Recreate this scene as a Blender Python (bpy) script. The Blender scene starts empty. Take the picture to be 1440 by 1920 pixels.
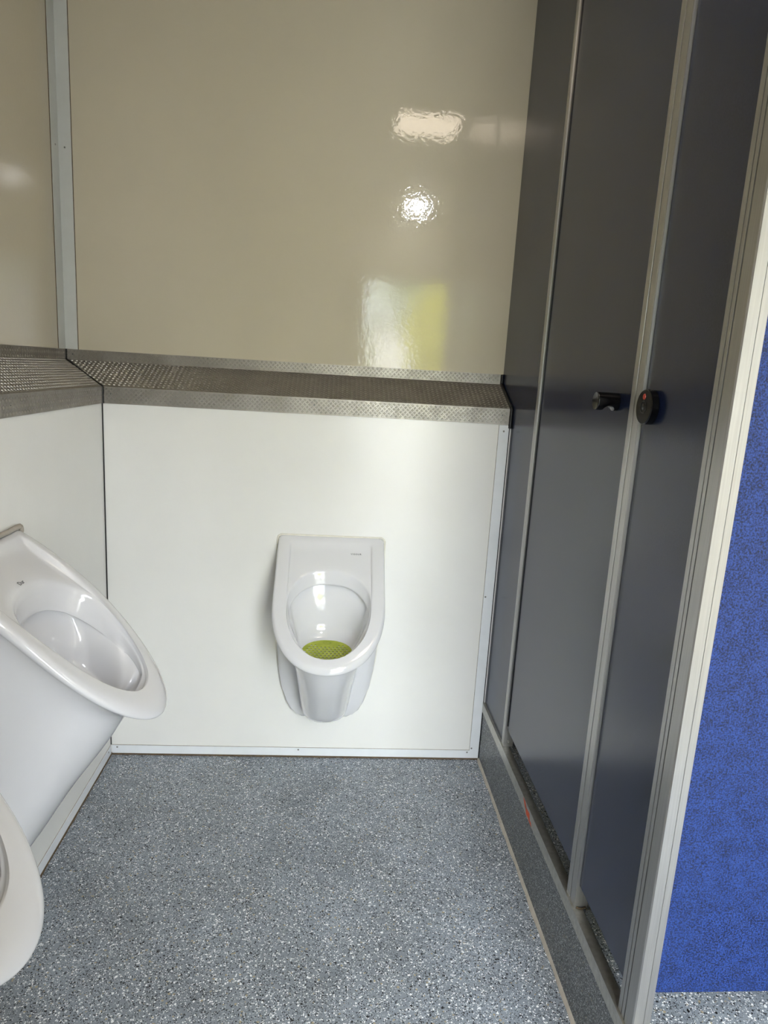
import bpy, bmesh, math, random
from mathutils import Vector, Matrix

# ------------------------------------------------------------------ camera
scene = bpy.context.scene
COL = scene.collection
cam_d = bpy.data.cameras.new('camera')
cam = bpy.data.objects.new('camera', cam_d)
COL.objects.link(cam)
scene.camera = cam
F_PX = 1279.08
cam_d.sensor_fit = 'HORIZONTAL'
cam_d.sensor_width = 36.0
cam_d.lens = F_PX / 1440 * 36.0
cam_d.clip_start = 0.02
PITCH, ROLL, YAW = 0.204793, 0.058986, 0.079677
fwd = Vector((math.sin(YAW) * math.cos(PITCH), math.cos(YAW) * math.cos(PITCH), -math.sin(PITCH)))
rgt = Vector((math.cos(YAW), -math.sin(YAW), 0))
upv = rgt.cross(fwd)
r2 = rgt * math.cos(ROLL) + upv * math.sin(ROLL)
u2 = -rgt * math.sin(ROLL) + upv * math.cos(ROLL)
m = Matrix((r2, u2, -fwd)).transposed().to_4x4()
m.translation = Vector((0.72658, -2.21198, 1.36362))
cam.matrix_world = m

# ------------------------------------------------------------------ world, sun, exposure
world = bpy.data.worlds.new('sky')
scene.world = world
world.use_nodes = True
bg = world.node_tree.nodes['Background']
bg.inputs['Color'].default_value = (0.845, 0.915, 1.0, 1)
bg.inputs['Strength'].default_value = 11.0

sun_d = bpy.data.lights.new('sun', 'SUN')
sun_d.energy = 6.0
sun_d.angle = math.radians(1.0)
sun_d.color = (1.0, 0.97, 0.92)
sun = bpy.data.objects.new('sun', sun_d)
COL.objects.link(sun)
sun.rotation_euler = (math.radians(-38), 0, math.radians(20))

# sky portal in the entrance opening: emits nothing, only guides the sampling of the sky
por_d = bpy.data.lights.new('entrance_portal', 'AREA')
por_d.shape = 'RECTANGLE'
por_d.size, por_d.size_y = 1.00, 2.10
por_d.cycles.is_portal = True
por = bpy.data.objects.new('entrance_portal', por_d)
COL.objects.link(por)
por.location = (1.37, -3.19, 1.05)
por.rotation_euler = (math.radians(90), 0, 0)

vs = scene.view_settings
vs.view_transform = 'Standard'
vs.look = 'None'
vs.gamma = 1.0
vs.use_curve_mapping = False
vs.exposure = 1.60

# ------------------------------------------------------------------ dimensions (metres)
W = 1.30          # clear width between left wall and kerb
D_UP = 0.17       # the upper walls stand back by this much
Z1, Z2, Z3, Z4 = 1.212, 1.264, 1.338, 1.372   # profile of the ledge
KH = 0.225        # kerb / raised floor level
REAR = -3.15
XR = 2.35
CEIL = 2.58
rnd = random.Random(7)

# ------------------------------------------------------------------ material helpers
def S(hexs):
    out = []
    for i in (0, 2, 4):
        c = int(hexs[i:i + 2], 16) / 255
        out.append(c / 12.92 if c <= 0.04045 else ((c + 0.055) / 1.055) ** 2.4)
    return (out[0], out[1], out[2], 1)

class Mat:
    def __init__(s, name, color=(0.8, 0.8, 0.8, 1), rough=0.5, metal=0.0, spec=0.5, coat=0.0):
        s.m = bpy.data.materials.new(name)
        s.m.use_nodes = True
        s.t = s.m.node_tree
        s.b = s.t.nodes['Principled BSDF']
        s.b.inputs['Base Color'].default_value = color
        s.b.inputs['Roughness'].default_value = rough
        s.b.inputs['Metallic'].default_value = metal
        s.b.inputs['Specular IOR Level'].default_value = spec
        s.b.inputs['Coat Weight'].default_value = coat
        s.b.inputs['Coat Roughness'].default_value = 0.05
    def n(s, typ, **kw):
        nd = s.t.nodes.new(typ)
        for k, v in kw.items():
            if k in nd.inputs.keys():
                nd.inputs[k].default_value = v
            else:
                setattr(nd, k, v)
        return nd
    def l(s, a, b):
        s.t.links.new(a, b)
    def coords(s):
        return s.n('ShaderNodeTexCoord').outputs['Object']
    def noise(s, scale, detail=3.0, rough=0.5, vec=None):
        nd = s.n('ShaderNodeTexNoise')
        nd.inputs['Scale'].default_value = scale
        nd.inputs['Detail'].default_value = detail
        nd.inputs['Roughness'].default_value = rough
        s.l(vec or s.coords(), nd.inputs['Vector'])
        return nd.outputs['Fac']
    def ramp(s, fac, stops, interp='LINEAR'):
        nd = s.n('ShaderNodeValToRGB')
        cr = nd.color_ramp
        cr.interpolation = interp
        while len(cr.elements) < len(stops):
            cr.elements.new(0.5)
        for e, (p, c) in zip(cr.elements, stops):
            e.position = p
            e.color = c if len(c) == 4 else (*c, 1)
        s.l(fac, nd.inputs['Fac'])
        return nd.outputs['Color']
    def mix(s, fac, a, b):
        nd = s.n('ShaderNodeMix', data_type='RGBA')
        for k, v in ((0, fac), (6, a), (7, b)):
            if hasattr(v, 'is_linked') or hasattr(v, 'links'):
                s.l(v, nd.inputs[k])
            else:
                nd.inputs[k].default_value = v
        return nd.outputs[2]
    def math(s, op, a, b=0.0):
        nd = s.n('ShaderNodeMath', operation=op)
        for k, v in ((0, a), (1, b)):
            if hasattr(v, 'links'):
                s.l(v, nd.inputs[k])
            else:
                nd.inputs[k].default_value = v
        return nd.outputs[0]
    def bump(s, height, strength=0.2, dist=0.001):
        nd = s.n('ShaderNodeBump')
        nd.inputs['Strength'].default_value = strength
        nd.inputs['Distance'].default_value = dist
        s.l(height, nd.inputs['Height'])
        s.l(nd.outputs['Normal'], s.b.inputs['Normal'])
    def color(s, c):
        s.l(c, s.b.inputs['Base Color'])
    def roughness(s, c):
        s.l(c, s.b.inputs['Roughness'])

M = {}
def plain(name, hexs, rough=0.5, metal=0.0, spec=0.5, var=0.06, scale=30, bump=0.0, coat=0.0):
    a = Mat(name, S(hexs), rough, metal, spec, coat)
    c = S(hexs)
    n = a.noise(scale, 4)
    a.color(a.ramp(n, [(0.3, tuple(x * (1 - var) for x in c[:3])), (0.7, tuple(min(1, x * (1 + var)) for x in c[:3]))]))
    if bump:
        a.bump(a.noise(scale * 20, 2), bump, 0.001)
    M[name] = a.m
    return a

# wall sheets: glossy plastic laminate with a fine orange peel
def laminate(name, hexs, rough, peel, scale=160):
    a = Mat(name, S(hexs), rough)
    c = S(hexs)
    big = a.noise(2.2, 5, 0.6)
    a.color(a.ramp(big, [(0.3, tuple(x * 0.965 for x in c[:3])), (0.7, tuple(min(1, x * 1.02) for x in c[:3]))]))
    a.bump(a.noise(scale, 2.5, 0.6), peel, 0.0006)
    M[name] = a.m
laminate('cream_laminate', 'CCC4B0', 0.035, 0.40, 75)
laminate('white_laminate', 'EFEEEA', 0.20, 0.22, 260)
plain('ceiling_panel', 'E4DECF', 0.5, var=0.02)
plain('white_trim', 'E9ECEF', 0.35, var=0.02)
plain('joint_brown', '5C4C38', 0.8, var=0.3, scale=60)
plain('joint_tan', '8E8472', 0.8, var=0.3, scale=60)
plain('joint_black', '0B0B0B', 0.35, var=0.2)
plain('sealant_beige', 'B8B0A4', 0.55, var=0.12, scale=40)
plain('sealant_white', 'E9E6DA', 0.4, var=0.05, scale=60)
plain('screw_steel', 'A9A9A6', 0.3, metal=1.0)
plain('screw_hole', '15130F', 0.6)
plain('black_plastic', '070708', 0.12, var=0.1)
plain('red_plastic', 'B8301C', 0.3)
plain('orange_print', 'E5603A', 0.6)
plain('logo_print', '55565A', 0.5)
plain('ring_grey', '1B1B1D', 0.25)

# anodised aluminium, champagne-grey
a = Mat('aluminium', S('BCBAB3'), 0.36, 0.9)
st = a.n('ShaderNodeMapping')
st.inputs['Scale'].default_value = (60, 60, 1.2)
a.l(a.coords(), st.inputs['Vector'])
nz = a.noise(6, 3, 0.5, st.outputs['Vector'])
a.color(a.ramp(nz, [(0.3, S('A6A5A3')), (0.7, S('B1B0AE'))]))
M['aluminium'] = a.m
a = Mat('aluminium_trim', S('B4B2AA'), 0.36, 0.9)
n1 = a.noise(90, 4)
a.color(a.ramp(n1, [(0.3, S('B0AEA6')), (0.7, S('C4C2BB'))]))
M['aluminium_trim'] = a.m
# tread plate
a = Mat('tread_bar', S('B2AFAA'), 0.36, 0.9)
a.roughness(a.ramp(a.noise(80, 3), [(0.3, (0.32,) * 3), (0.7, (0.42,) * 3)]))
M['tread_bar'] = a.m
a = Mat('tread_plate', S('9E9A94'), 0.45, 0.85)
n1 = a.noise(12, 5)
a.color(a.ramp(n1, [(0.3, S('949089')), (0.7, S('A8A49E'))]))
a.roughness(a.ramp(a.noise(60, 3), [(0.3, (0.40,) * 3), (0.7, (0.55,) * 3)]))
M['tread_plate'] = a.m

# vitreous china
a = Mat('china', S('D6D5D9'), 0.06, coat=0.4)
n1 = a.noise(3, 3)
a.color(a.ramp(n1, [(0.3, S('DDDDE0')), (0.7, S('E4E4E7'))]))
M['china'] = a.m

# blue compact laminate with fibrous mottling, a royal blue and a slate navy
def compact(name, lo, mid, hi, rough, spec=0.5):
    a = Mat(name, S(mid), rough, spec=spec)
    co = a.coords()
    n1 = a.noise(330, 4, 0.6, co)
    n2 = a.noise(34, 4, 0.65, co)
    f = a.math('ADD', a.math('MULTIPLY', n1, 0.8), a.math('MULTIPLY', n2, 0.2))
    a.color(a.ramp(f, [(0.41, S(lo)), (0.49, S(mid)), (0.59, S(hi))]))
    a.bump(n1, 0.12, 0.0004)
    M[name] = a.m
compact('blue_laminate', '08122F', '152A5E', '233D7C', 0.42, 0.35)
compact('navy_laminate', '0A1228', '111C3A', '19284E', 0.22, 0.55)

# speckled safety flooring
def speckle(name, base_lo, base_hi, k=1.0, white='DADCDD', rough=0.42, dens=1.0):
    a = Mat(name, S(base_hi), rough)
    co = a.coords()
    wob = a.n('ShaderNodeTexNoise')
    wob.inputs['Scale'].default_value = 300 * k
    a.l(co, wob.inputs['Vector'])
    wm = a.n('ShaderNodeVectorMath', operation='MULTIPLY_ADD')
    a.l(wob.outputs['Color'], wm.inputs[0])
    wm.inputs[1].default_value = (0.004 / k,) * 3
    a.l(co, wm.inputs[2])
    v = wm.outputs[0]
    base = a.ramp(a.noise(5, 5, 0.65, co), [(0.3, S(base_lo)), (0.7, S(base_hi))])
    col = base
    chips = [(230 * k, 0.86, white, 0.36), (330 * k, 0.84, '0D0F13', 0.40), (150 * k, 0.955, white, 0.28),
             (175 * k, 0.94, '0B0C10', 0.33), (400 * k, 0.80, white, 0.34), (420 * k, 0.82, '101216', 0.40),
             (190 * k, 0.965, 'A79A80', 0.36)]
    for i, (sc, th, hx, rad) in enumerate(chips):
        vo = a.n('ShaderNodeTexVoronoi')
        vo.inputs['Scale'].default_value = sc
        off = a.n('ShaderNodeVectorMath', operation='ADD')
        a.l(v, off.inputs[0])
        off.inputs[1].default_value = (i * 3.7, i * 1.9, i * 5.3)
        a.l(off.outputs[0], vo.inputs['Vector'])
        sep = a.n('ShaderNodeSeparateColor')
        a.l(vo.outputs['Color'], sep.inputs[0])
        pick = a.math('GREATER_THAN', sep.outputs[0], 1 - (1 - th) * dens)
        size = a.math('MULTIPLY', a.math('ADD', sep.outputs[1], 0.7), rad)
        near = a.math('LESS_THAN', vo.outputs['Distance'], size)
        col = a.mix(a.math('MULTIPLY', pick, near), col, S(hx))
    a.color(col)
    a.bump(a.noise(500 * k, 2, 0.5, co), 0.3, 0.0006)
    M[name] = a.m
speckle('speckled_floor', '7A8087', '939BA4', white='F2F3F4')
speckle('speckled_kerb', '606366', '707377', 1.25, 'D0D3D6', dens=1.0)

# green perforated mat
a = Mat('green_mat', S('A9B532'), 0.4)
a.color(a.ramp(a.noise(40, 4), [(0.3, S('97A524')), (0.7, S('BAC244'))]))
M['green_mat'] = a.m
plain('green_mark', '86922A', 0.45)

# lamps
def glow(name, col, strength):
    a = Mat(name, (0.9, 0.9, 0.9, 1), 0.4)
    a.b.inputs['Emission Color'].default_value = col
    a.b.inputs['Emission Strength'].default_value = strength
    M[name] = a.m
glow('warm_diffuser', (1.0, 0.84, 0.66, 1), 3.8)
glow('white_diffuser', (0.95, 0.97, 1.0, 1), 90.0)
# outdoors
plain('gravel', '6E6A60', 0.9, var=0.3, scale=18)
plain('rendered_wall', 'DAD8D2', 0.8, var=0.08, scale=9)
plain('leaf_yellow', 'B5B23A', 0.6, var=0.25, scale=6)
plain('leaf_green', '56702C', 0.6, var=0.3, scale=6)
plain('bark', '4A3B2A', 0.9, var=0.3)

# ------------------------------------------------------------------ object helpers
def obj(name, mesh, mat=None, parent=None, label=None, cat=None, group=None, kind=None):
    o = bpy.data.objects.new(name, mesh)
    COL.objects.link(o)
    if mat is not None and mesh is not None:
        if len(mesh.materials) == 0:
            mesh.materials.append(M[mat])
    if parent is not None:
        o.parent = parent
    for k, v in (('label', label), ('category', cat), ('group', group), ('kind', kind)):
        if v:
            o[k] = v
    return o

def root(name, loc, label, cat, group=None, rz=0.0):
    o = obj(name, None, label=label, cat=cat, group=group)
    o.location = loc
    o.rotation_euler[2] = rz
    o.empty_display_size = 0.05
    return o

def mesh_bm(name, bm, smooth=False):
    bmesh.ops.recalc_face_normals(bm, faces=bm.faces)
    me = bpy.data.meshes.new(name)
    bm.to_mesh(me)
    bm.free()
    if smooth:
        for p in me.polygons:
            p.use_smooth = True
    return me

def add_box(bm, x0, x1, y0, y1, z0, z1, bev=0.0, seg=2):
    vsl = [bm.verts.new(p) for p in ((x0, y0, z0), (x1, y0, z0), (x1, y1, z0), (x0, y1, z0),
                                     (x0, y0, z1), (x1, y0, z1), (x1, y1, z1), (x0, y1, z1))]
    fs = [bm.faces.new([vsl[i] for i in q]) for q in ((0, 3, 2, 1), (4, 5, 6, 7), (0, 1, 5, 4), (1, 2, 6, 5), (2, 3, 7, 6), (3, 0, 4, 7))]
    if bev:
        es = list({e for f in fs for e in f.edges})
        bmesh.ops.bevel(bm, geom=es, offset=bev, segments=seg, profile=0.5, affect='EDGES')

def box(name, x0, x1, y0, y1, z0, z1, mat, parent=None, bev=0.0, **kw):
    bm = bmesh.new()
    add_box(bm, x0, x1, y0, y1, z0, z1, bev)
    return obj(name, mesh_bm(name, bm), mat, parent, **kw)

def boxes(name, lst, mat, parent=None, bev=0.0, **kw):
    bm = bmesh.new()
    for b in lst:
        add_box(bm, *b, bev)
    return obj(name, mesh_bm(name, bm), mat, parent, **kw)

def add_prism(bm, poly, axis, a0, a1):
    """poly in the two other axes (cyclic order), extruded from a0 to a1 along axis 0, 1 or 2"""
    def P(p, t):
        if axis == 0: return (t, p[0], p[1])
        if axis == 1: return (p[0], t, p[1])
        return (p[0], p[1], t)
    A = [bm.verts.new(P(p, a0)) for p in poly]
    B = [bm.verts.new(P(p, a1)) for p in poly]
    n = len(poly)
    bm.faces.new(A[::-1])
    bm.faces.new(B)
    for i in range(n):
        bm.faces.new((A[i], A[(i + 1) % n], B[(i + 1) % n], B[i]))

def prism(name, poly, axis, a0, a1, mat, parent=None, bev=0.0, smooth=False, **kw):
    bm = bmesh.new()
    add_prism(bm, poly, axis, a0, a1)
    if bev:
        bmesh.ops.bevel(bm, geom=list(bm.edges), offset=bev, segments=2, profile=0.5, affect='EDGES')
    return obj(name, mesh_bm(name, bm, smooth), mat, parent, **kw)

def tube_mesh(name, pts, r, n=8):
    bm = bmesh.new()
    pts = [Vector(p) for p in pts]
    prev = None
    for i, p in enumerate(pts):
        d = (pts[min(i + 1, len(pts) - 1)] - pts[max(i - 1, 0)]).normalized()
        a = d.orthogonal().normalized() if prev is None else (prev - d * prev.dot(d)).normalized()
        prev = a
        b = d.cross(a)
        ring = [bm.verts.new(p + (a * math.cos(2 * math.pi * k / n) + b * math.sin(2 * math.pi * k / n)) * r) for k in range(n)]
        if i:
            for k in range(n):
                bm.faces.new((last[k], last[(k + 1) % n], ring[(k + 1) % n], ring[k]))
        else:
            bm.faces.new(ring[::-1])
        last = ring
    bm.faces.new(last)
    return mesh_bm(name, bm, True)

def lathe_mesh(name, prof, n=40, smooth=True):
    """prof: list of (r, h); axis +z"""
    bm = bmesh.new()
    rings = []
    for r, h in prof:
        if r < 1e-6:
            rings.append([bm.verts.new((0, 0, h))])
        else:
            rings.append([bm.verts.new((r * math.cos(2 * math.pi * k / n), r * math.sin(2 * math.pi * k / n), h)) for k in range(n)])
    for A, B in zip(rings, rings[1:]):
        for k in range(n):
            q = [A[k % len(A)], A[(k + 1) % n % len(A)], B[(k + 1) % n % len(B)], B[k % len(B)]]
            u = []
            for v in q:
                if v not in u:
                    u.append(v)
            if len(u) > 2:
                bm.faces.new(u)
    return mesh_bm(name, bm, smooth)

# one shared screw: domed head with a recessed socket, axis +z
SCREW = lathe_mesh('screw', [(0.0, -0.0005), (0.0012, -0.0005), (0.0014, 0.0012), (0.0027, 0.0010), (0.0033, 0.0)], 14)
SCREW.materials.append(M['screw_steel'])
SOCK = lathe_mesh('socket', [(0.0, 0.00095), (0.00135, 0.00095), (0.0013, 0.0013)], 12)
SOCK.materials.append(M['screw_hole'])
def screw(p, normal, parent, s=1.0):
    o = obj('screw', SCREW, None, parent)
    q = Vector(normal).to_track_quat('Z', 'Y')
    o.location = Vector(p)
    o.rotation_mode = 'QUATERNION'
    o.rotation_quaternion = q
    o.scale = (s, s, s)
    if not parent.parent:
        k = obj('socket', SOCK, None, o)
    return o

# ------------------------------------------------------------------ the room
T = dict(kind='structure')
box('floor', -0.32, XR + 0.1, REAR - 0.1, 0.3, -0.10, 0.0, 'speckled_floor', **T, label='grey speckled vinyl safety floor', cat='floor')
wb = obj('wall_back', None, kind='structure', label='back wall with glossy cream sheet above a white one', cat='wall')
box('lower_panel', -0.02, XR + 0.1, 0.0, 0.32, 0.0, 1.25, 'white_laminate', wb, label='white glossy lower sheet')
box('upper_panel', -0.32, XR + 0.1, D_UP, 0.32, 1.25, CEIL, 'cream_laminate', wb, label='cream glossy upper sheet')
wl = obj('wall_left', None, kind='structure', label='left wall with cream sheet above a white one', cat='wall')
box('lower_panel', -0.32, 0.0, REAR - 0.1, 0.30, 0.0, 1.25, 'white_laminate', wl, label='white glossy lower sheet')
box('upper_panel', -0.32, -D_UP, REAR - 0.1, 0.30, 1.25, CEIL, 'cream_laminate', wl, label='cream glossy upper sheet')
box('ceiling', -0.32, XR + 0.1, REAR - 0.1, 0.32, CEIL, CEIL + 0.12, 'ceiling_panel', **T, label='plain cream ceiling', cat='ceiling')
box('wall_right', XR, XR + 0.1, REAR - 0.1, 0.32, 0.0, CEIL, 'cream_laminate', **T, label='cream wall behind the cubicles', cat='wall')
DX0, DX1, DZ = 0.87, 1.87, 2.10
boxes('wall_rear', [(-0.32, DX0, REAR - 0.1, REAR, 0, CEIL), (DX1, XR, REAR - 0.1, REAR, 0, CEIL), (DX0, DX1, REAR - 0.1, REAR, DZ, CEIL)],
      'cream_laminate', **T, label='rear wall with the open entrance', cat='wall')
d1 = boxes('door_1', [(DX0, DX0 + 0.04, REAR - 0.12, REAR + 0.02, 0, DZ), (DX1 - 0.04, DX1, REAR - 0.12, REAR + 0.02, 0, DZ),
                 (DX0 + 0.04, DX1 - 0.04, REAR - 0.12, REAR + 0.02, DZ - 0.04, DZ)], 'aluminium', **T, label='aluminium frame of the open entrance', cat='door frame')

# unseen entrance door leaf, added at the left jamb to shade the left urinals
dl = box('added_door_leaf', DX0 - 0.004, DX0 + 0.036, REAR + 0.025, REAR + 0.905, 0.012, DZ - 0.045, 'cream_laminate', d1, bev=0.002, label='unseen cream door leaf added to shade the left urinals')
for sx in (-1, 1):
    x = DX0 + 0.016 + sx * 0.020
    obj('added_leaf_handle', tube_mesh('added_leaf_handle', [(x, REAR + 0.84, 1.05), (x + sx * 0.045, REAR + 0.84, 1.05), (x + sx * 0.047, REAR + 0.83, 1.05), (x + sx * 0.047, REAR + 0.72, 1.05)], 0.009, 10), 'aluminium', dl)

# raised cubicle floor with its speckled kerb
pf = obj('floor_raised', None, kind='structure', label='raised speckled cubicle floor behind the kerb', cat='raised floor')
PFY = -1.85
box('platform', W + 0.022, XR, PFY, 0.0, 0.0, KH - 0.003, 'speckled_floor', pf)
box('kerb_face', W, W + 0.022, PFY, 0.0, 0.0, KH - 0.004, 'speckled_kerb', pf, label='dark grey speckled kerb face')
# aluminium angle on the kerb edge
tr = obj('trim_1', None, kind='structure', label='aluminium angle along the top edge of the kerb', cat='edge trim')
prism('angle', [(W - 0.004, KH - 0.033), (W - 0.004, KH), (W + 0.019, KH), (W + 0.019, KH - 0.0025), (W - 0.0005, KH - 0.0025), (W - 0.0005, KH - 0.033)],
      1, PFY, -0.002, 'aluminium_trim', tr)
# small orange arrow-like mark printed on the angle
bm = bmesh.new()
def yz_poly(pts):
    bm.faces.new([bm.verts.new((W - 0.00425, y, z)) for y, z in pts])
my, mz = -0.585, KH - 0.017
for P in ([(0.040, 0.015), (0.020, 0.015), (-0.002, 0.002), (0.018, -0.002)], [(0.016, 0.004), (-0.026, 0.008), (-0.034, -0.010), (0.002, -0.013)],
          [(-0.022, -0.006), (-0.044, -0.007), (-0.052, -0.015), (-0.020, -0.014)]):
    yz_poly([(my + a, mz + b) for a, b in P])
obj('printed_mark', mesh_bm('printed_mark', bm), 'orange_print', tr, label='small orange mark on the angle')
# beige bead of sealant along the foot of the kerb
bm = bmesh.new()
NS = 60
for i in range(NS + 1):
    y = -0.004 + (PFY + 0.004) * i / NS
    w = 0.0065 + 0.0012 * math.sin(i * 1.7) + 0.001 * math.sin(i * 0.6)
    row = [bm.verts.new((W - w, y, 0.0)), bm.verts.new((W - w * 0.75, y, 0.004)), bm.verts.new((W - w * 0.3, y, 0.007)), bm.verts.new((W + 0.0005, y, 0.010))]
    if i:
        for k in range(3):
            bm.faces.new((prev[k], prev[k + 1], row[k + 1], row[k]))
    prev = row
obj('trim_2', mesh_bm('trim_2', bm, True), 'sealant_beige', **T, label='beige sealant bead at the foot of the kerb', cat='sealant')

# white skirting strips and vertical strip
bb = obj('baseboard_back', None, kind='structure', label='flat white strip along the foot of the back wall', cat='baseboard')
box('strip', 0.004, W - 0.036, -0.003, 0.0, 0.006, 0.036, 'white_trim', bb, bev=0.0008)
box('joint', 0.004, W - 0.036, -0.0008, 0.001, 0.036, 0.0372, 'joint_tan', bb)
for x in (0.022, 0.648, W - 0.045):
    screw((x, -0.003, 0.029), (0, -1, 0), bb)
bl = obj('baseboard_left', None, kind='structure', label='flat white strip along the foot of the left wall', cat='baseboard')
box('strip', 0.0, 0.003, REAR, -0.006, 0.006, 0.036, 'white_trim', bl, bev=0.0008)
box('joint', -0.001, 0.0008, REAR, -0.006, 0.036, 0.0372, 'joint_tan', bl)
for y in (-0.035, -0.66, -1.3):
    screw((0.003, y, 0.027), (1, 0, 0), bl)
t3 = obj('trim_3', None, kind='structure', label='white vertical strip at the right end of the back wall', cat='trim')
box('strip', W - 0.036, W - 0.003, -0.003, 0.0, 0.006, Z1 - 0.002, 'white_trim', t3, bev=0.0008)
box('joint', W - 0.0372, W - 0.036, -0.0008, 0.001, 0.036, Z1 - 0.002, 'joint_tan', t3)
for z in (0.045, 0.62, Z1 - 0.022):
    screw((W - 0.030 + (0.010 if z > 1 else 0), -0.003, z), (0, -1, 0), t3)
# dirty joints where walls meet the floor and in the lower corner
def ragged(name, horizontal, length, start, mat, w0, parent=None, **kw):
    bm = bmesh.new()
    n = 90
    r = random.Random(3)
    for i in range(n + 1):
        s = start + length * i / n
        w = w0 * (0.75 + 0.5 * r.random())
        if horizontal:
            row = [(s, -w, 0.0006), (s, -0.002, 0.004), (s, -0.0005, 0.0075)]
        else:
            row = [(w, s, 0.0006), (0.002, s, 0.004), (0.0005, s, 0.0075)]
        row = [bm.verts.new(p) for p in row]
        if i:
            for k in range(2):
                bm.faces.new((prev[k], prev[k + 1], row[k + 1], row[k]))
        prev = row
    return obj(name, mesh_bm(name, bm, True), mat, parent, **kw)
ragged('trim_4', True, W - 0.004, 0.0, 'joint_brown', 0.0050, **T, label='brown dirty joint between back wall strip and floor', cat='joint')
ragged('trim_5', False, REAR + 0.01, -0.005, 'joint_brown', 0.0050, **T, label='brown dirty joint between left wall strip and floor', cat='joint')
box('trim_6', 0.0, 0.0032, -0.0032, 0.0, 0.0375, Z1, 'joint_black', **T, label='thin black joint in the lower left corner', cat='joint')
box('trim_7', W - 0.003, W, -0.003, 0.002, 0.0, Z1, 'joint_black', **T, label='thin dark joint beside the cubicle panel', cat='joint')

# corner angle of the upper walls
t8 = obj('trim_8', None, kind='structure', label='light grey corner angle between the upper walls', cat='corner trim')
plain('grey_trim', 'C9CBC8', 0.38, var=0.02)
CX, CY = -D_UP, D_UP
prism('angle', [(CX, CY), (CX + 0.042, CY), (CX + 0.042, CY - 0.003), (CX + 0.003, CY - 0.003), (CX + 0.003, CY - 0.055), (CX, CY - 0.055)],
      2, Z4, CEIL, 'grey_trim', t8)
box('joint', CX + 0.042, CX + 0.0438, CY - 0.0012, CY + 0.001, Z4, CEIL, 'joint_brown', t8)
box('joint', CX - 0.001, CX + 0.0012, CY - 0.058, CY - 0.055, Z4, CEIL, 'joint_brown', t8)
screw((CX + 0.022, CY - 0.003, 1.985), (0, -1, 0), t8)
screw((CX + 0.003, CY - 0.028, 1.985), (1, 0, 0), t8)

# ------------------------------------------------------------------ tread plate ledges
def lozenges(bm, O, a, b, n, L, Hh, start=lambda t: 0.0, pitch=0.0075):
    """raised bars in pairs, alternating at +-45 degrees"""
    O, a, b, n = map(Vector, (O, a, b, n))
    rows = int(Hh / pitch)
    oy = (Hh - rows * pitch) / 2
    cols = int(L / pitch)
    hl, hw, hh = 0.0041, 0.0012, 0.0014
    for j in range(rows):
        y = oy + (j + 0.5) * pitch
        s0 = start(y) + 0.005
        for i in range(j % 2, cols, 2):
            x = (i + 0.5) * pitch
            if x < s0 or x > L - 0.004:
                continue
            d = (a + b * (1 if j % 2 else -1)).normalized()
            e = n.cross(d)
            for off in (-0.0020, 0.0020):
                c = O + a * x + b * y + e * off
                p = [bm.verts.new(q) for q in (c + d * hl, c + e * hw, c - d * hl, c - e * hw,
                                               c + d * hl * 0.55 + n * hh, c - d * hl * 0.55 + n * hh)]
                for q in ((0, 1, 4), (1, 5, 4), (1, 2, 5), (2, 3, 5), (3, 4, 5), (3, 0, 4)):
                    bm.faces.new([p[k] for k in q])

FY = 0.004
prof = [(FY, Z1), (FY, Z2), (-D_UP + 0.003, Z3), (-D_UP + 0.003, Z4), (-D_UP - 0.002, Z4), (-D_UP - 0.002, Z1 + 0.02), (-0.001, Z1 + 0.02), (-0.001, Z1)]   # (distance out of the lower wall, z)
def ledge(name, label, along_back):
    r = obj(name, None, label=label, cat='ledge', group='tread plate ledges above the urinals')
    bm = bmesh.new()
    A, B = [], []
    for o, z in prof:
        if along_back:
            A.append(bm.verts.new((o, -o, z))); B.append(bm.verts.new((W - 0.006, -o, z)))
        else:
            A.append(bm.verts.new((o, -o, z))); B.append(bm.verts.new((o, REAR, z)))
    k = len(prof)
    bm.faces.new(A); bm.faces.new(B[::-1])
    for i in range(k):
        bm.faces.new((A[i], B[i], B[(i + 1) % k], A[(i + 1) % k]))
    obj('folded_sheet', mesh_bm('folded_sheet', bm), 'tread_plate', r)
    bm = bmesh.new()
    sl = Vector((D_UP - 0.003 + FY, Z3 - Z2)); sln = sl.length
    cs, sn = sl.x / sln, sl.y / sln
    if along_back:
        L = W - 0.006
        lozenges(bm, (FY, -FY, Z1), (1, 0, 0), (0, 0, 1), (0, -1, 0), L - FY, Z2 - Z1)
        lozenges(bm, (-D_UP, -FY, Z2), (1, 0, 0), (0, cs, sn), (0, -sn, cs), L + D_UP, sln, lambda t: D_UP + FY - t * cs)
        lozenges(bm, (-D_UP + 0.003, D_UP - 0.003, Z3), (1, 0, 0), (0, 0, 1), (0, -1, 0), L + D_UP - 0.003, Z4 - Z3)
    else:
        L = 1.6
        lozenges(bm, (FY, -FY, Z1), (0, -1, 0), (0, 0, 1), (1, 0, 0), L, Z2 - Z1)
        lozenges(bm, (FY, D_UP, Z2), (0, -1, 0), (-cs, 0, sn), (sn, 0, cs), L, sln, lambda t: D_UP + FY - t * cs)
        lozenges(bm, (-D_UP + 0.003, D_UP - 0.003, Z3), (0, -1, 0), (0, 0, 1), (1, 0, 0), L, Z4 - Z3)
    obj('tread_pattern', mesh_bm('tread_pattern', bm), 'tread_bar', r, kind='stuff')
    return r
lb = ledge('tread_plate_ledge', 'tread plate ledge along the back wall above the centre urinal', True)
ll = ledge('tread_plate_ledge', 'tread plate ledge along the left wall above the left urinals', False)
for x in (0.028, 0.66, W - 0.03):
    screw((x, -FY, Z1 + 0.03), (0, -1, 0), lb, 1.15)
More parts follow.
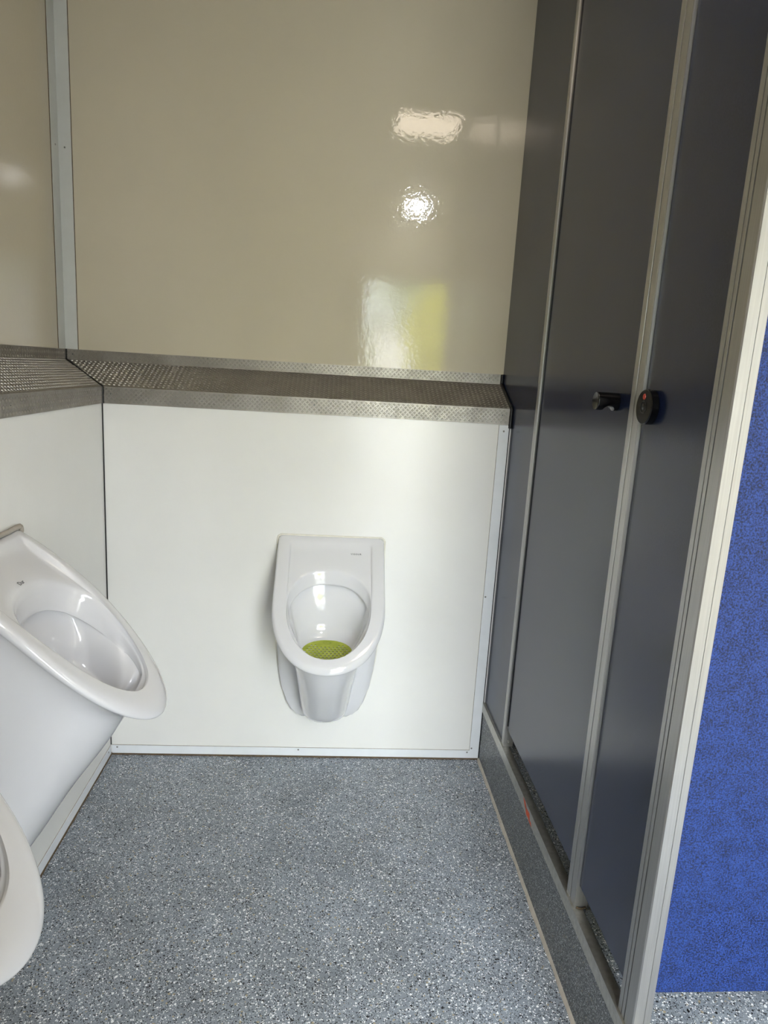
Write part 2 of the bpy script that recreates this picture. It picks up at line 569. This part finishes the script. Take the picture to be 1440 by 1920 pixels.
for x in (-0.145, 0.62, W - 0.045):
    screw((x, D_UP - 0.003, Z3 + 0.018), (0, -1, 0), lb, 1.15)
for y in (-0.022, -0.62):
    screw((FY, y, Z1 + 0.026), (1, 0, 0), ll, 1.15)
screw((-D_UP + 0.003, D_UP - 0.022, Z3 + 0.017), (1, 0, 0), ll, 1.15)
# black sealant in the mitre and at the right-hand end
def wavy(pts, n, amp):
    out = []
    r = random.Random(5)
    for A, B in zip(pts, pts[1:]):
        A, B = Vector(A), Vector(B)
        for i in range(n):
            p = A.lerp(B, i / n)
            out.append(p + Vector((r.uniform(-amp, amp), r.uniform(-amp, amp), r.uniform(-amp, amp))))
    out.append(Vector(pts[-1]))
    return out
me = tube_mesh('mitre_sealant', wavy([(FY, -FY, Z1), (FY, -FY, Z2), (-D_UP + 0.003, D_UP - 0.003, Z3), (-D_UP + 0.003, D_UP - 0.003, Z4)], 14, 0.0007), 0.0042)
obj('mitre_sealant', me, 'joint_black', lb, label='black sealant in the mitred corner')
me = tube_mesh('end_sealant', wavy([(W - 0.0005, -FY, Z1 - 0.012), (W - 0.0005, -FY, Z2), (W - 0.0005, D_UP - 0.003, Z3), (W - 0.0005, D_UP - 0.003, Z4)], 12, 0.0005), 0.0060)
obj('end_sealant', me, 'joint_black', lb, label='black sealant against the blue panel')

# ------------------------------------------------------------------ urinals
def smooth(a, b, x):
    t = min(1, max(0, (x - a) / (b - a)))
    return t * t * (3 - 2 * t)

NB, NSD, NF = 18, 12, 34      # points on back edge, each side, front curve
NPT = NB + 2 * NSD + NF
def d_loop(hw, vb, vs_, vf, fexp=2.0):
    """closed D-shaped loop (u, v): straight back edge, straight sides, curved front"""
    pts = []
    for i in range(NB):
        pts.append((-hw + 2 * hw * i / NB, vb))
    for i in range(NSD):
        pts.append((hw, vb + (vs_ - vb) * i / NSD))
    for i in range(NF):
        t = math.pi * i / NF
        c, s = math.cos(t), math.sin(t)
        pts.append((hw * math.copysign(abs(c) ** (2 / fexp), c), vs_ + (vf - vs_) * abs(s) ** (2 / fexp)))
    for i in range(NSD):
        pts.append((-hw, vs_ + (vb - vs_) * i / NSD))
    return pts
def e_loop(a, vc, bb, bf, ex=2.4, exf=2.1):
    """closed opening loop matching d_loop point by point"""
    def P(deg):
        t = math.radians(deg)
        c, s = math.cos(t), math.sin(t)
        e = ex if s < 0 else exf
        return (a * math.copysign(abs(c) ** (2 / e), c), vc + (bb if s < 0 else bf) * math.copysign(abs(s) ** (2 / e), s))
    pts = []
    for i in range(NB):
        pts.append(P(208 + (332 - 208) * i / NB))
    for i in range(NSD):
        pts.append(P(332 + (363 - 332) * i / NSD))
    for i in range(NF):
        pts.append(P(3 + 174 * i / NF))
    for i in range(NSD):
        pts.append(P(177 + (208 - 177) * i / NSD))
    return pts

def urinal_mesh(name, p):
    bm = bmesh.new()
    HW, D, DZ, VS = p['hw'], p['depth'], p['drop'], p['vs']
    hump = p['hump']
    def plane(v):
        t = v / D
        return -DZ * t + hump * math.sin(math.pi * min(1, max(0, t))) * (1 - t)
    loops = []
    # body, from the foot up
    for hw, d, zc, tilt in reversed(p['body']):
        vs_ = d * 0.42
        loops.append([(u, v, zc - tilt * (v / d)) for u, v in d_loop(hw, 0.0, vs_, d, p['bexp'])])
    # rim: underside, outer roll, top
    for ins, dz in p['roll']:
        loops.append([(u, v, plane(v) + dz) for u, v in d_loop(HW - ins, 0.0 if dz < -0.001 or ins < 0.012 else 0.004, VS, D - ins, p['fexp'])])
    rail = p['rail']
    def delta(v):
        return p['recess'] * (1 - smooth(0.10, 0.21, v))
    vf_open = D - rail + p.get('foff', 0.0)
    a, vc = HW - rail, 0.195
    bb, bf = vc - p['vtop'], vf_open - vc
    rr = p['round']
    loops.append([(u, v, plane(v)) for u, v in d_loop(HW - rail + rr + 0.004, 0.014, VS + 0.004, vf_open + rr + 0.003, p['fexp'])])
    loops.append([(u, v, plane(v) - delta(v) * 0.25 - 0.0006) for u, v in d_loop(HW - rail + rr, 0.018, VS + 0.004, vf_open + rr, p['fexp'])])
    # recessed apron behind the opening, then the opening itself
    e1 = e_loop(a + rr * 0.55, vc, bb + 0.008 + rr * 0.2, bf + rr * 0.55)
    lp = []
    dl = d_loop(HW - rail + rr * 0.6, 0.022, VS + 0.004, vf_open + rr * 0.6, p['fexp'])
    for (u, v) in dl:
        lp.append((u, v, plane(v) - delta(v) - rr * 0.10))
    loops.append(lp)
    loops.append([(u, v, plane(v) - delta(v) - rr * 0.15) for u, v in e1])
    e2 = e_loop(a + rr * 0.15, vc, bb + 0.0018, bf + rr * 0.15)
    loops.append([(u, v, plane(v) - delta(v) - 0.0012 - rr * 0.55) for u, v in e2])
    e3 = e_loop(a, vc, bb, bf)
    loops.append([(u, v, plane(v) - delta(v) - 0.008 - rr * 1.1) for u, v in e3])
    n_in = len(loops)
    def lipd(v):
        return 1 - 0.5 * smooth(0.16, 0.32, v)
    for sh, dz in ((0.002, 0.022), (0.004, p['lip'] - 0.003), (0.005, p['lip'])):
        loops.append([(u, v, plane(v) - delta(v) * 0.5 - dz * lipd(v) - rr * 0.5) for u, v in e_loop(a - sh, vc, bb - sh, bf - sh)])
    # undercut behind the flushing edge
    for sh, dz in ((-0.004, p['lip'] + 0.0005), (-0.018, p['lip'] + 0.002), (-0.020, p['lip'] + 0.016)):
        loops.append([(u, v, plane(v) - delta(v) * 0.5 - dz * lipd(v) - rr * 0.5) for u, v in e_loop(a - sh * 0.7, vc, bb - sh * 1.3, bf - sh * 0.3)])
    # bowl
    zl = plane(vc) - p['lip'] - 0.05
    slope0 = -DZ / D
    for k, (f, g, vcc, zz, sl) in enumerate(((0.99, 0.98, 0.192, zl - 0.005, 0.95), (0.95, 0.93, 0.187, zl - 0.030, 0.80), (0.90, 0.88, 0.182, zl - 0.055, 0.62),
                                            (0.82, 0.80, 0.180, zl - 0.0520, 0.45), (0.70, 0.68, 0.178, zl - 0.0610, 0.33), (0.50, 0.50, 0.178, zl - 0.0645, 0.27), (0.25, 0.25, 0.178, zl - 0.0650, 0.25), (0.1, 0.1, 0.178, zl - 0.0650, 0.25))):
        loops.append([(u, v, zz + slope0 * sl * (v - vcc)) for u, v in e_loop(a * f, vcc, bb * g, bf * g, 2.2, 2.2)])
    # keep the inside of the bowl within the body
    body = p['body']
    ex = p['bexp']
    def inside(q):
        u, v, z = q
        prev, mg = None, 0.030
        for hw, d, zc, tilt in body:
            zz = zc - tilt * min(1.0, v / d)
            if zz <= z:
                if prev is None:
                    mg = 0.014
                    break
                k = (z - zz) / max(1e-6, prev[4] - zz)
                hw, d = hw + (prev[0] - hw) * k, d + (prev[1] - d) * k
                break
            prev = (hw, d, zc, tilt, zz)
        v = min(max(v, 0.012), d - mg)
        sv = 0.42 * d
        e = hw if v < sv else hw * max(0.0, 1 - (0.94 * (v - sv) / (d - mg - sv)) ** ex) ** (1 / ex)
        lim = max(0.004, e - mg * 0.7)
        return (max(-lim, min(lim, u)), v, z)
    for q in range(n_in, len(loops)):
        loops[q] = [inside(w) for w in loops[q]]
    V = [[bm.verts.new((u, -v, z)) for u, v, z in lp] for lp in loops]
    for A, B in zip(V, V[1:]):
        for i in range(NPT):
            j = (i + 1) % NPT
            bm.faces.new((A[i], A[j], B[j], B[i]))
    for ring in (V[0], V[-1]):
        c = sum((v.co for v in ring), Vector()) / NPT
        cv = bm.verts.new(c)
        for i in range(NPT):
            bm.faces.new((ring[i], ring[(i + 1) % NPT], cv))
    return mesh_bm(name, bm, True)

def subsurf(o, n=1):
    md = o.modifiers.new('subdivision', 'SUBSURF')
    md.levels = md.render_levels = n

def text_mesh(name, s, size, depth=0.0002, spacing=1.0):
    cu = bpy.data.curves.new(name, 'FONT')
    cu.body = s
    cu.size = size
    cu.extrude = depth
    cu.align_x = 'CENTER'
    cu.align_y = 'CENTER'
    cu.space_character = spacing
    tmp = bpy.data.objects.new(name, cu)
    COL.objects.link(tmp)
    dg = bpy.context.evaluated_depsgraph_get()
    me = bpy.data.meshes.new_from_object(tmp.evaluated_get(dg))
    bpy.data.objects.remove(tmp)
    bpy.data.curves.remove(cu)
    return me

# --- centre urinal (low, with side wings)
PC = dict(hw=0.176, depth=0.353, drop=0.315, vs=0.185, hump=0.0, fexp=2.15, bexp=2.2, rail=0.046, recess=0.013, vtop=0.088, round=0.003, lip=0.050, foff=0.0185,
          body=[(0.152, 0.320, -0.036, 0.290), (0.144, 0.302, -0.070, 0.278), (0.133, 0.290, -0.115, 0.262), (0.120, 0.274, -0.18, 0.232), (0.106, 0.248, -0.28, 0.176), (0.094, 0.210, -0.40, 0.112),
                (0.083, 0.166, -0.52, 0.055), (0.077, 0.140, -0.578, 0.024), (0.066, 0.118, -0.603, 0.008), (0.045, 0.085, -0.614, 0.002)],
          roll=[(0.012, -0.030), (0.003, -0.024), (0.0, -0.016), (0.0005, -0.009), (0.003, -0.0035), (0.006, -0.0006), (0.010, 0.0)])
uc = root('urinal', (0.734, 0.0, 0.0), 'white ceramic urinal with side wings and green mat on back wall', 'urinal', 'white wall urinals')
UZ = 0.812
o = obj('basin', urinal_mesh('basin', PC), 'china', uc)
o.location = (0, -0.001, UZ)
subsurf(o)
out = [(0.1775, -0.075), (0.174, -0.07), (-0.174, -0.07), (-0.1775, -0.075), (-0.1775, -0.16), (-0.172, -0.36), (-0.162, -0.46), (-0.150, -0.53), (-0.134, -0.585), (-0.118, -0.615), (-0.098, -0.63), (-0.078, -0.642),
       (0.078, -0.642), (0.098, -0.63), (0.118, -0.615), (0.134, -0.585), (0.150, -0.53), (0.162, -0.46), (0.172, -0.36), (0.1775, -0.16)]
bm = bmesh.new()
add_prism(bm, out, 1, -0.026, -0.0005)
es = [e for e in bm.edges if all(v.co.y < -0.02 for v in e.verts)]
bmesh.ops.bevel(bm, geom=es, offset=0.008, segments=4, profile=0.5, affect='EDGES')
o = obj('back_plate', mesh_bm('back_plate', bm, True), 'china', uc)
o.location = (0, 0, UZ)
# bead of sealant round the plate
outs = [(0.1785, -0.014), (0.175, -0.004), (0.166, 0.001), (-0.166, 0.001), (-0.175, -0.004), (-0.1785, -0.014)] + [(x * 1.006 + math.copysign(0.0012, x), z) for x, z in out[4:]]
pts = [(x, -0.001, z + UZ) for x, z in outs]
o = obj('sealant_bead', tube_mesh('sealant_bead', wavy(pts + pts[:1], 6, 0.0006), 0.0032, 6), 'sealant_white', uc)
def on_rim(u, v, p, dz=0.0):
    return (u, -v, -p['drop'] * v / p['depth'] + dz)
lg = obj('logo', text_mesh('logo', 'VIGOUR', 0.0085, spacing=1.15), 'logo_print', uc, label='small grey lettering')
ang = math.atan2(PC['drop'], PC['depth'])
x_, y_, z_ = on_rim(0.082, 0.042, PC, -0.0095)
lg.location = (x_, y_, z_ + UZ)
lg.rotation_euler = (ang, 0, 0)

# --- left urinals (higher, plain tapered body)
PL = dict(hw=0.185, depth=0.378, drop=0.338, vs=0.150, hump=0.035, fexp=2.0, bexp=2.3, rail=0.050, recess=0.018, vtop=0.088, round=0.014, lip=0.074, foff=0.0,
          body=[(0.164, 0.325, -0.040, 0.302), (0.158, 0.298, -0.070, 0.290), (0.155, 0.276, -0.13, 0.272), (0.151, 0.234, -0.25, 0.215), (0.146, 0.188, -0.37, 0.155), (0.139, 0.148, -0.49, 0.098),
                (0.130, 0.110, -0.600, 0.052), (0.117, 0.083, -0.670, 0.022), (0.095, 0.062, -0.71, 0.006), (0.06, 0.04, -0.722, 0.001)],
          roll=[(0.010, -0.034), (0.003, -0.028), (0.0, -0.020), (0.0015, -0.011), (0.006, -0.004), (0.013, -0.0008), (0.022, 0.0)])
UL = urinal_mesh('basin', PL)
LOGO2 = text_mesh('logo', 'Dur', 0.014)
plate_o = [(0.15, 0.0), (0.16, -0.01), (0.16, -0.20), (-0.16, -0.20), (-0.16, -0.01), (-0.15, 0.0)]
def left_urinal(y, z0, label):
    r = root('urinal', (0.0, y, 0.0), label, 'urinal', 'white wall urinals', math.pi / 2)
    b = obj('basin', UL, 'china', r)
    b.location = (0, -0.001, z0)
    subsurf(b)
    pts = [(-0.188, -0.003, z0 - 0.03), (-0.186, -0.004, z0 - 0.004), (-0.178, -0.005, z0 + 0.004), (0.0, -0.006, z0 + 0.005), (0.178, -0.005, z0 + 0.004), (0.186, -0.004, z0 - 0.004), (0.188, -0.003, z0 - 0.03)]
    obj('sealant_bead', tube_mesh('sealant_bead', wavy(pts, 6, 0.0008), 0.006, 6), 'sealant_beige', r, label='yellowed beige sealant')
    t = obj('logo', LOGO2, 'logo_print', r, label='tiny printed maker mark')
    v = 0.082
    t.location = (0.0, -v, z0 - PL['drop'] * v / PL['depth'] + 0.035 * math.sin(math.pi * v / PL['depth']) * (1 - v / PL['depth']) - 0.0185)
    t.rotation_euler = (math.atan2(PL['drop'], PL['depth']) * 0.86, 0, 0)
    return r
left_urinal(-0.785, 0.955, 'white ceramic urinal with plain tapered body on left wall')
left_urinal(-1.455, 0.98, 'nearest white urinal, only its rim showing at left edge')

# green perforated mat in the centre urinal
cu = bpy.data.curves.new('mat_disc', 'CURVE')
cu.dimensions = '2D'
cu.fill_mode = 'BOTH'
cu.extrude = 0.0012
def poly_ring(cx, cy, r, n, ky=1.0):
    sp = cu.splines.new('POLY')
    sp.points.add(n - 1)
    for k in range(n):
        t = 2 * math.pi * k / n
        sp.points[k].co = (cx + r * math.cos(t), cy + r * ky * math.sin(t), 0, 1)
    sp.use_cyclic_u = True
MR = 0.080
poly_ring(0, 0, MR, 64)
for j in range(-6, 3):
    for i in range(-7, 8):
        x = (i + (0.5 if j % 2 else 0)) * 0.0126
        y = j * 0.0105 + 0.012
        if x * x + y * y < (MR - 0.010) ** 2 and not (abs(x) < 0.026 and y > 0.028):
            poly_ring(x, y, 0.0036, 14)
for i in (-1, 0, 1):
    poly_ring(i * 0.038, 0.066 - abs(i) * 0.010, 0.0018, 10)
tmp = bpy.data.objects.new('mat_disc', cu)
COL.objects.link(tmp)
me = bpy.data.meshes.new_from_object(tmp.evaluated_get(bpy.context.evaluated_depsgraph_get()))
bpy.data.objects.remove(tmp)
um = root('urinal_mat', (0.734, -0.176, 0.4765), 'yellow-green perforated mat lying inside the centre urinal', 'urinal mat')
um.rotation_euler = (math.radians(14), 0, 0)
obj('perforated_disc', me, 'green_mat', um)
bm = bmesh.new()
for k in range(3):      # embossed looping mark
    pts = [Vector((0.013 * math.cos(t) * (1 - 0.25 * k) + 0.001 * k, 0.047 + 0.008 * math.sin(t) * (1 - 0.28 * k), 0.0014)) for t in [2 * math.pi * i / 20 for i in range(20)]]
    for i in range(20):
        A, B = pts[i], pts[(i + 1) % 20]
        nrm = Vector((A.x, A.y - 0.047, 0)).normalized() * 0.0007
        bm.faces.new([bm.verts.new(q) for q in (A - nrm, B - nrm, B + nrm, A + nrm)])
obj('embossed_mark', mesh_bm('embossed_mark', bm), 'green_mark', um)

# ------------------------------------------------------------------ cubicle partition
cp = obj('cubicle_partition', None, label='aluminium framed partition of dark blue panels beside the urinals', cat='partition')
PX0 = W            # front of the posts
TOP = 2.56
ZP = KH + 0.0005
def post(y0, y1, grooves, label=None):
    """upright profile: front face at x = PX0 between y1 < y0, shallow grooves run along the front"""
    poly = []
    x0, x1 = PX0, PX0 + 0.030
    poly = [(x1, y0), (x0, y0)]
    for gy, gw, gd in grooves:
        poly += [(x0, y0 - gy), (x0 + gd, y0 - gy - 0.0006), (x0 + gd, y0 - gy - gw + 0.0006), (x0, y0 - gy - gw)]
    poly += [(x0, y1), (x1, y1)]
    return poly
# fixed panel next to the back wall
box('fixed_panel', PX0 + 0.004, PX0 + 0.018, -0.268, D_UP, KH + 0.001, TOP, 'navy_laminate', cp, label='dark blue fixed panel next to the back wall')
# post 1
pp = prism('post', post(-0.268, -0.292, [(0.016, 0.002, 0.003)]), 2, ZP, TOP, 'aluminium', cp)
box('rubber_gasket', PX0 + 0.0035, PX0 + 0.026, -0.3015, -0.292, KH + 0.075, TOP, 'joint_black', pp)
# post 2
p2 = prism('post', post(-0.900, -0.949, [(0.018, 0.005, 0.003), (0.0455, 0.0018, 0.003)]), 2, ZP, TOP, 'aluminium', cp)
# post 3 (end post): two grooved strips and a corner return
p3 = prism('post', [(PX0 + 0.032, -1.191), (PX0, -1.191), (PX0, -1.203), (PX0 + 0.003, -1.2034), (PX0 + 0.003, -1.2050), (PX0, -1.2054), (PX0, -1.2145), (PX0 + 0.004, -1.215), (PX0 + 0.004, -1.2172), (PX0, -1.2176),
                    (PX0, -1.2448), (PX0 + 0.0022, -1.247), (PX0 + 0.0185, -1.247), (PX0 + 0.0188, -1.2458), (PX0 + 0.0196, -1.2458), (PX0 + 0.0199, -1.247), (PX0 + 0.032, -1.247)], 2, ZP, TOP, 'aluminium', cp,
           label='wide aluminium end post')
screw((PX0 + 0.014, -0.292, KH + 0.018), (0, -1, 0), pp, 1.6)
# little rubber foot under post 2
o = obj('rubber_foot', tube_mesh('rubber_foot', [(PX0 + 0.004, -0.9495, KH + 0.002), (PX0 + 0.014, -0.953, KH + 0.002), (PX0 + 0.026, -0.9495, KH + 0.002)], 0.002, 6), 'joint_brown', p2)
# blue end panel facing the entrance
box('end_panel', PX0 + 0.032, XR - 0.002, -1.236, -1.216, 0.308, TOP, 'blue_laminate', cp, label='royal blue end panel facing the entrance')
box('head_rail', PX0 + 0.001, PX0 + 0.029, -0.8995, -0.2925, TOP - 0.05, TOP, 'aluminium', cp)

# doors: flush in the frame
dr = obj('cubicle_door', None, label='wide dark blue cubicle door with black knob', cat='cubicle door')
box('door_panel', PX0 + 0.006, PX0 + 0.024, -0.8985, -0.302, 0.288, TOP - 0.055, 'navy_laminate', dr, bev=0.001)
dn = obj('cubicle_door', None, label='narrow dark blue cubicle door with round black lock', cat='cubicle door')
box('door_panel', PX0 + 0.006, PX0 + 0.024, -1.1895, -0.9505, 0.282, TOP, 'navy_laminate', dn, bev=0.001)

# knob: short cylinder with dished face and a finger hollow underneath
KR, KL = 0.0185, 0.046
bm = bmesh.new()
NK = 48
st = [(0.0, 1.0)] + [(KL * i / 22, 1.0) for i in range(1, 22)] + [(KL - 0.0015, 1.0), (KL, 0.95)]
rings = []
for h, f in st:
    ring = []
    for k in range(NK):
        t = 2 * math.pi * k / NK
        y, z = KR * f * math.sin(t), KR * f * math.cos(t)
        hollow = 0.0
        c0, rad = 0.020, 0.0115
        if abs(h - c0) < rad:
            hollow = math.sqrt(rad * rad - (h - c0) ** 2)
        lim = -KR + hollow * 0.9
        if z < lim:
            z = lim
        ring.append(bm.verts.new((-h, y, z)))
    rings.append(ring)
for A, B in zip(rings, rings[1:]):
    for k in range(NK):
        bm.faces.new((A[k], A[(k + 1) % NK], B[(k + 1) % NK], B[k]))
bm.faces.new(rings[0])
cv = bm.verts.new((-KL + 0.006, 0, 0))
for k in range(NK):
    bm.faces.new((rings[-1][k], rings[-1][(k + 1) % NK], cv))
kn = obj('knob', mesh_bm('knob', bm), 'black_plastic', dr, label='black cylindrical knob with finger hollow')
kn.location = (PX0 + 0.0062, -0.822, 1.327)
for p in kn.data.polygons:
    p.use_smooth = True
kn.data.set_sharp_from_angle(angle=math.radians(35))

# lock rosette with red indicator and emergency slot
lk = obj('lock', lathe_mesh('lock', [(0.0, 0.0), (0.031, 0.0), (0.032, 0.001), (0.032, 0.0135), (0.0305, 0.0155), (0.0, 0.0155)], 56), 'black_plastic', dn, label='round black lock rosette')
lk.data.set_sharp_from_angle(angle=math.radians(35))
lk.rotation_euler = (0, -math.pi / 2, 0)
lk.location = (PX0 + 0.0062, -0.981, 1.325)
bm = bmesh.new()
bmesh.ops.create_cone(bm, cap_ends=True, segments=24, radius1=0.0055, radius2=0.0052, depth=0.001)
ri = obj('red_indicator', mesh_bm('red_indicator', bm), 'red_plastic', lk)
ri.location = (0.0185, 0.001, 0.0158)
ri = obj('slot_ring', lathe_mesh('slot_ring', [(0.010, 0.0150), (0.0105, 0.0163), (0.0115, 0.0163), (0.012, 0.0150)], 32), 'ring_grey', lk)
ri = obj('slot_hub', lathe_mesh('slot_hub', [(0.0, 0.0166), (0.005, 0.0164), (0.006, 0.0150)], 24), 'ring_grey', lk)

# ------------------------------------------------------------------ lamps on the ceiling (seen as reflections)
cl = root('ceiling_lamp', (1.12, -1.10, CEIL), 'square warm ceiling lamp above the cubicle doors', 'ceiling lamp')
box('housing', -0.165, 0.165, -0.165, 0.165, -0.03, 0.0, 'white_trim', cl, bev=0.004)
box('diffuser', -0.15, 0.15, -0.15, 0.15, -0.036, -0.031, 'warm_diffuser', cl)
cl = root('ceiling_lamp', (1.27, -2.80, CEIL), 'round white ceiling lamp by the entrance', 'ceiling lamp')
o = obj('housing', lathe_mesh('housing', [(0.0, 0.0), (0.085, 0.0), (0.085, -0.02), (0.071, -0.025)], 40), 'white_trim', cl)
o = obj('diffuser', lathe_mesh('diffuser', [(0.071, -0.024), (0.058, -0.04), (0.03, -0.048), (0.0, -0.05)], 40), 'white_diffuser', cl)

# ------------------------------------------------------------------ outdoors beyond the entrance
box('ground', -14, 16, -26, REAR - 0.1, -0.3, -0.02, 'gravel', **T, label='gravel yard outside the entrance', cat='ground')
gw = obj('garden_wall', None, label='low pale rendered wall across the yard', cat='garden wall')
box('wall_body', -4.0, 7.0, -9.3, -9.1, -0.02, 1.95, 'rendered_wall', gw)
box('coping', -4.02, 7.02, -9.34, -9.06, 1.95, 2.01, 'rendered_wall', gw, bev=0.01)
def shrub(x, y, rx, rz, h, mat, label, n=900):
    r = random.Random(int(x * 100) + 11)
    g = root('shrub', (x, y, -0.02), label, 'shrub', 'shrubs in the yard')
    bm = bmesh.new()
    for _ in range(n):
        t = r.uniform(0, 2 * math.pi); c = r.uniform(-0.9, 1)
        s = math.sqrt(1 - c * c); k = r.uniform(0.6, 1.05)
        p = Vector((rx * s * math.cos(t) * k, rx * s * math.sin(t) * k, h - rz + rz * c * k))
        d = Vector((r.gauss(0, 1), r.gauss(0, 1), r.gauss(0.3, 0.7))).normalized()
        e = d.orthogonal().normalized()
        L, w = r.uniform(0.10, 0.18), 0.04
        f = d.cross(e) * 0.015
        q = [bm.verts.new(v) for v in (p, p + d * L * 0.5 + e * w + f, p + d * L, p + d * L * 0.5 - e * w + f)]
        bm.faces.new((q[0], q[1], q[2])); bm.faces.new((q[0], q[2], q[3]))
    obj('foliage', mesh_bm('foliage', bm), mat, g)
    bm = bmesh.new()
    obj('stem', tube_mesh('stem', [(0, 0, 0), (0.02, 0.03, h * 0.35), (-0.03, 0.0, h * 0.7)], 0.05, 7), 'bark', g)
shrub(2.2, -7.4, 0.50, 0.8, 2.65, 'leaf_yellow', 'yellow-leaved shrub in front of the garden wall', 1500)
shrub(0.75, -8.2, 0.45, 0.7, 2.35, 'leaf_green', 'green shrub at the left of the garden wall', 1200)
for k, lab in enumerate(('leftmost', 'middle', 'rightmost')):
    shrub(-1.9 + 3.4 * k, -11.4, 1.6, 2.2, 3.9, 'leaf_green', lab + ' tall shrub just behind the garden wall', 3800)
for k, lab in enumerate(('left', 'right')):
    shrub(-0.2 + 3.5 * k, -15.0, 1.65, 2.4, 4.3, 'leaf_green', lab + ' tall shrub of the far pair beyond the wall', 3800)
